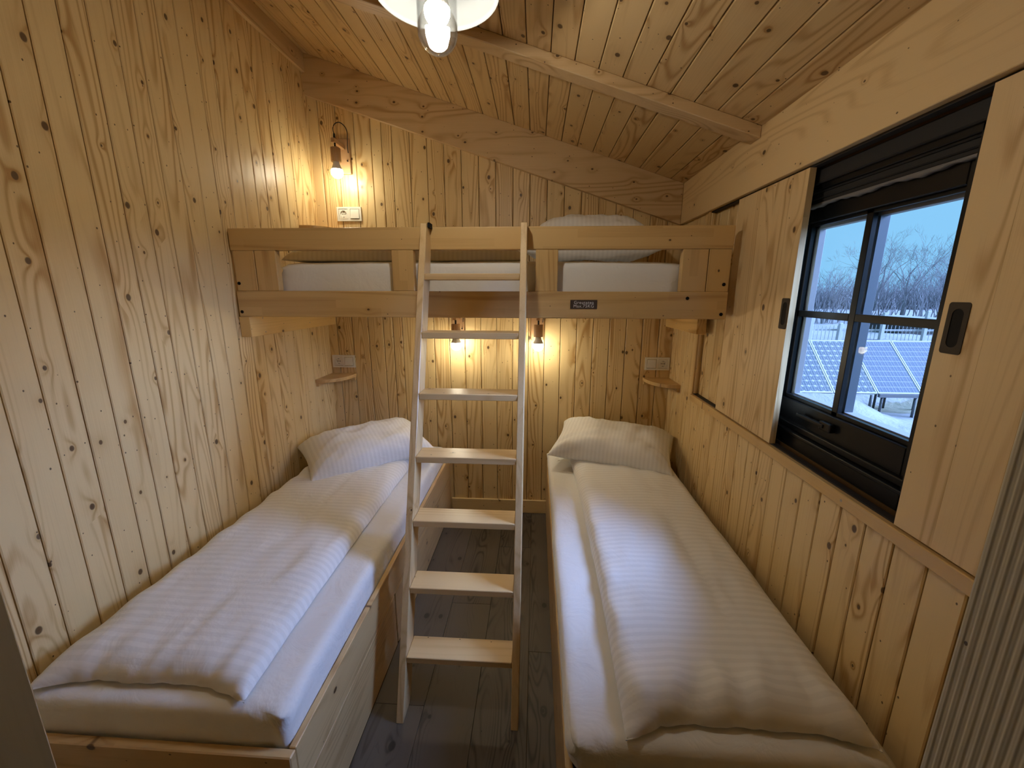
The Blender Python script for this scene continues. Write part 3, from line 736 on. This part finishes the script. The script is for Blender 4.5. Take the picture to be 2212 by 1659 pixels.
tag(obj('ground', vs, fs, M['ground'], smooth_=True, origin=(0, 0, 0), g=False), 'snow covered ground outside the window', 'ground', kind='structure')

cell_me = {}
def solar(i, label):
    xa, xb = 5.49+.90*i, 5.49+.90*(i+1)-.02; A = Vector((0, 9.90, .435)); Bq = Vector((0, 8.85, -.575))
    d = (Bq-A).normalized(); L = (Bq-A).length; n = Vector((0, d.z, -d.y)); n = n if n.z > 0 else -n
    t = thing('solar_panel', ((xa+xb)/2, 9.4, -.95), label, 'solar panel', 'row of tilted solar panels in the snow')
    def P(x, s, h): return Vector((x, 0, 0)) + A + d*s + n*h
    def slab(name, x0, x1, s0, s1, h0, h1, m_, par):
        c = [(x0, s0, h0), (x1, s0, h0), (x1, s1, h0), (x0, s1, h0), (x0, s0, h1), (x1, s0, h1), (x1, s1, h1), (x0, s1, h1)]
        return obj(name, [P(*q) for q in c], [(0, 3, 2, 1), (4, 5, 6, 7), (0, 1, 5, 4), (1, 2, 6, 5), (2, 3, 7, 6), (3, 0, 4, 7)], m_, par, g=False)
    slab('backsheet', xa+.02, xb-.02, .02, L-.02, -.01, 0, M['backsheet'], t)
    for q in ((xa, xb, 0, .025), (xa, xb, L-.025, L), (xa, xa+.022, .025, L-.025), (xb-.022, xb, .025, L-.025)): slab('frame_bar', *q, -.03, .008, M['panelframe'], t)
    nx, ny = (6, 10); cw, chh = (xb-xa-.06)/nx, (L-.07)/ny; key = 'mono' if i < 2 else 'poly'
    if key not in cell_me:
        cc = .028 if key == 'mono' else .002; g_ = .004; w2, h2 = cw/2-g_, chh/2-(g_ if key == 'mono' else .006)
        o2 = [(-w2+cc, -h2), (w2-cc, -h2), (w2, -h2+cc), (w2, h2-cc), (w2-cc, h2), (-w2+cc, h2), (-w2, h2-cc), (-w2, -h2+cc)]
        vv, ff, mi = [Vector((u, 0, 0))+d*v+n*.0008 for u, v in o2], [tuple(range(8))], [0]
        for bx in (-w2*.45, w2*.45):
            k = len(vv); vv += [Vector((bx-.003, 0, 0))+d*-h2+n*.0014, Vector((bx+.003, 0, 0))+d*-h2+n*.0014, Vector((bx+.003, 0, 0))+d*h2+n*.0014, Vector((bx-.003, 0, 0))+d*h2+n*.0014]; ff.append((k, k+1, k+2, k+3)); mi.append(1)
        me = bpy.data.meshes.new('cell'); me.from_pydata(vv, [], ff); me.materials.append(M['cell'] if key == 'mono' else M['cellb']); me.materials.append(M['backsheet'])
        me.polygons.foreach_set('material_index', mi); me.update(); cell_me[key] = me
    for a in range(nx):
        for b_ in range(ny):
            o = bpy.data.objects.new('cell', cell_me[key]); link(o, t, P(xa+.03+cw*(a+.5), .035+chh*(b_+.5), .001))
    # stand: front legs, rear legs
    for lx in (xa+.10, xb-.10):
        tube('leg', [(lx, 8.86, -.61), (lx, 8.86, gz(lx, 8.86)-.05)], .032, M['steel'], t, 4)
        tube('leg', [(lx, 9.86, .36), (lx, 9.86, gz(lx, 9.86)-.05)], .032, M['steel'], t, 4)
    if i >= 2: box('front_bar', xa, xb, 8.80, 8.86, -.65, -.58, M['steel'], t, bev=0)
for i, lab in enumerate(('solar panel with diamond spotted cells at the left edge of the window', 'solar panel with diamond spotted cells behind the window bar', 'blue lined solar panel right of the window bar', 'blue lined solar panel next to the shutter edge')):
    solar(i, lab)
# fence
fn = thing('picket_fence', (10, 14, 0), 'pale picket fence along the snow behind the solar panels', 'fence')
vs, fs = [], []
for i in range(90):
    x = 7.0+i*.12; tube_geo(vs, fs, [(x, 14.05, gz(x, 14)-.1), (x, 14.05, gz(x, 14)+.50)], .010, 4)
tag(obj('pickets', vs, fs, M['post'], fn, g=False), kind='stuff')
box('fence_rail', 7.0, 17.8, 14.07, 14.10, .30, .36, M['post'], fn, bev=0)
for x, hh in ((9.0, .72), (9.93, .55), (11.24, .90), (12.55, .95), (7.6, .5), (14.2, .8)):
    box('fence_post', x-.05, x+.05, 13.95, 14.04, gz(x, 14)-.1, hh, M['post'], fn, bev=.005)
sh = thing('garden_shed', (15.0, 17.0, 0), 'low pale shed with a snowy roof behind the fence', 'shed')
box('shed_wall', 13.7, 16.6, 16.2, 18.0, -.5, .35, M['stucco'], sh, bev=0)
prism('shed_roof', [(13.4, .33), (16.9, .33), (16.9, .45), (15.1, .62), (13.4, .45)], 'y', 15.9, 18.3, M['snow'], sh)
# bare trees
def branch(vs, fs, p, d, L, r, depth, rng, up=.12, spread=.6):
    n = 4; pts = [p.copy()]; rr = [r]; q = p.copy(); dd = d.copy()
    for i in range(n):
        dd = (dd + Vector((rng.uniform(-1, 1), rng.uniform(-1, 1), rng.uniform(-1, 1)))*.16 + Vector((0, 0, up*.5))).normalized()
        q = q + dd*(L/n); pts.append(q.copy()); rr.append(r*(1-.5*(i+1)/n))
    tube_geo(vs, fs, pts, rr, 5 if r > .05 else 3, cap=False)
    if depth <= 0: return
    k = rng.choice((2, 3, 3)) if depth > 1 else rng.choice((3, 4))
    for i in range(k):
        t = rng.uniform(.35, 1.0) if i else 1.0; j = min(n, max(1, int(round(t*n)))); base = pts[j]
        ax_ = dd.cross(Vector((rng.uniform(-1, 1), rng.uniform(-1, 1), rng.uniform(-1, 1)))).normalized()
        nd = (Matrix.Rotation(rng.uniform(.3, 1.0)*spread*1.3, 3, ax_) @ dd).normalized()
        branch(vs, fs, base, nd, L*rng.uniform(.60, .80), max(rr[j]*.70, .0045), depth-1, rng, up, spread)
def tree(x, yy, H, seed, label, depth=6, spread=.65, r=.18, trunk=.22, lean=(0, 0)):
    rng = random.Random(seed); z0 = gz(x, yy)-.1
    t = thing('bare_tree', (x, yy, z0), label, 'tree', 'bare winter trees beyond the fence')
    top = Vector((x+lean[0]*H*trunk, yy, z0+H*trunk))
    tube('trunk', [(x, yy, z0), (x, yy, z0+H*trunk*.5), top], [r*1.2, r, r*.85], M['bark'], t, 8)
    for b_ in range(4):
        vs, fs = [], []; a = b_*math.pi/2+rng.uniform(-.4, .4)
        dd = Vector((math.cos(a)*spread+lean[0], math.sin(a)*spread, 1)).normalized()
        branch(vs, fs, top, dd, H*.24, r*.6, depth-1, rng, spread=spread); obj('bough', vs, fs, M['bark'], t, g=False)
tree(22.4, 30.0, 5.3, 3, 'spreading bare tree seen left of the window bar', spread=.95, r=.10, trunk=.16, lean=(-.40, 0))
tree(28.8, 37.0, 7.8, 12, 'tall bare tree just right of the window bar', spread=.6, r=.13)
tree(25.2, 30.0, 6.4, 21, 'tallest bare tree in the middle of the right hand panes', spread=.6, r=.11)
tree(34.1, 37.0, 6.7, 33, 'bare tree next to the edge of the near shutter', spread=.62, r=.12)
def shrub(x, yy, w, H, seed, label):
    rng = random.Random(seed); z0 = gz(x, yy)-.05; t = thing('bare_shrub', (x, yy, z0), label, 'shrub', 'bare shrubs beyond the fence')
    vs, fs = [], []
    for k in range(26):
        p = Vector((x+rng.uniform(-w, w), yy+rng.uniform(-.8, .8), z0))
        branch(vs, fs, p, Vector((rng.uniform(-.35, .35), rng.uniform(-.3, .3), 1)).normalized(), H*.42, .035, 3, rng, spread=.55)
    obj('stems', vs, fs, M['twig'], t, g=False)
for k, (x, yy, w, H, lab) in enumerate(((14.9, 22, .9, 2.7, 'low bare thicket at the left end of the tree line'), (20.0, 25.5, .9, 2.8, 'bare thicket under the spreading tree'), (19.4, 22, .9, 2.9, 'bare thicket left of the tallest tree'),
                                       (24.6, 25.5, .9, 3.9, 'dense bare thicket right of the tallest tree'), (23.1, 22, .9, 3.0, 'bare thicket at the right end of the tree line'))):
    shrub(x, yy, w, H, 50+k, lab)
# far scrub filling the view under the trees
rng = random.Random(99); vs, fs = [], []
for k in range(1500):
    x = rng.uniform(22, 52); yy = 43 + rng.uniform(-2.5, 2.5); z0 = gz(x, yy)-.1; H = (2.4+1.5*abs(fbm((x, 0, 3), .35)))*rng.uniform(.6, 1.0)
    p = Vector((x, yy, z0)); d = Vector((rng.uniform(-.4, .4), rng.uniform(-.3, .3), 1)).normalized()
    branch(vs, fs, p, d, H*.6, .05, 1, rng, spread=.5)
tag(obj('scrub', vs, fs, M['twig'], None, origin=(36, 43, 0), g=False), 'hazy strip of far scrub behind the bare trees', 'scrub', kind='stuff')
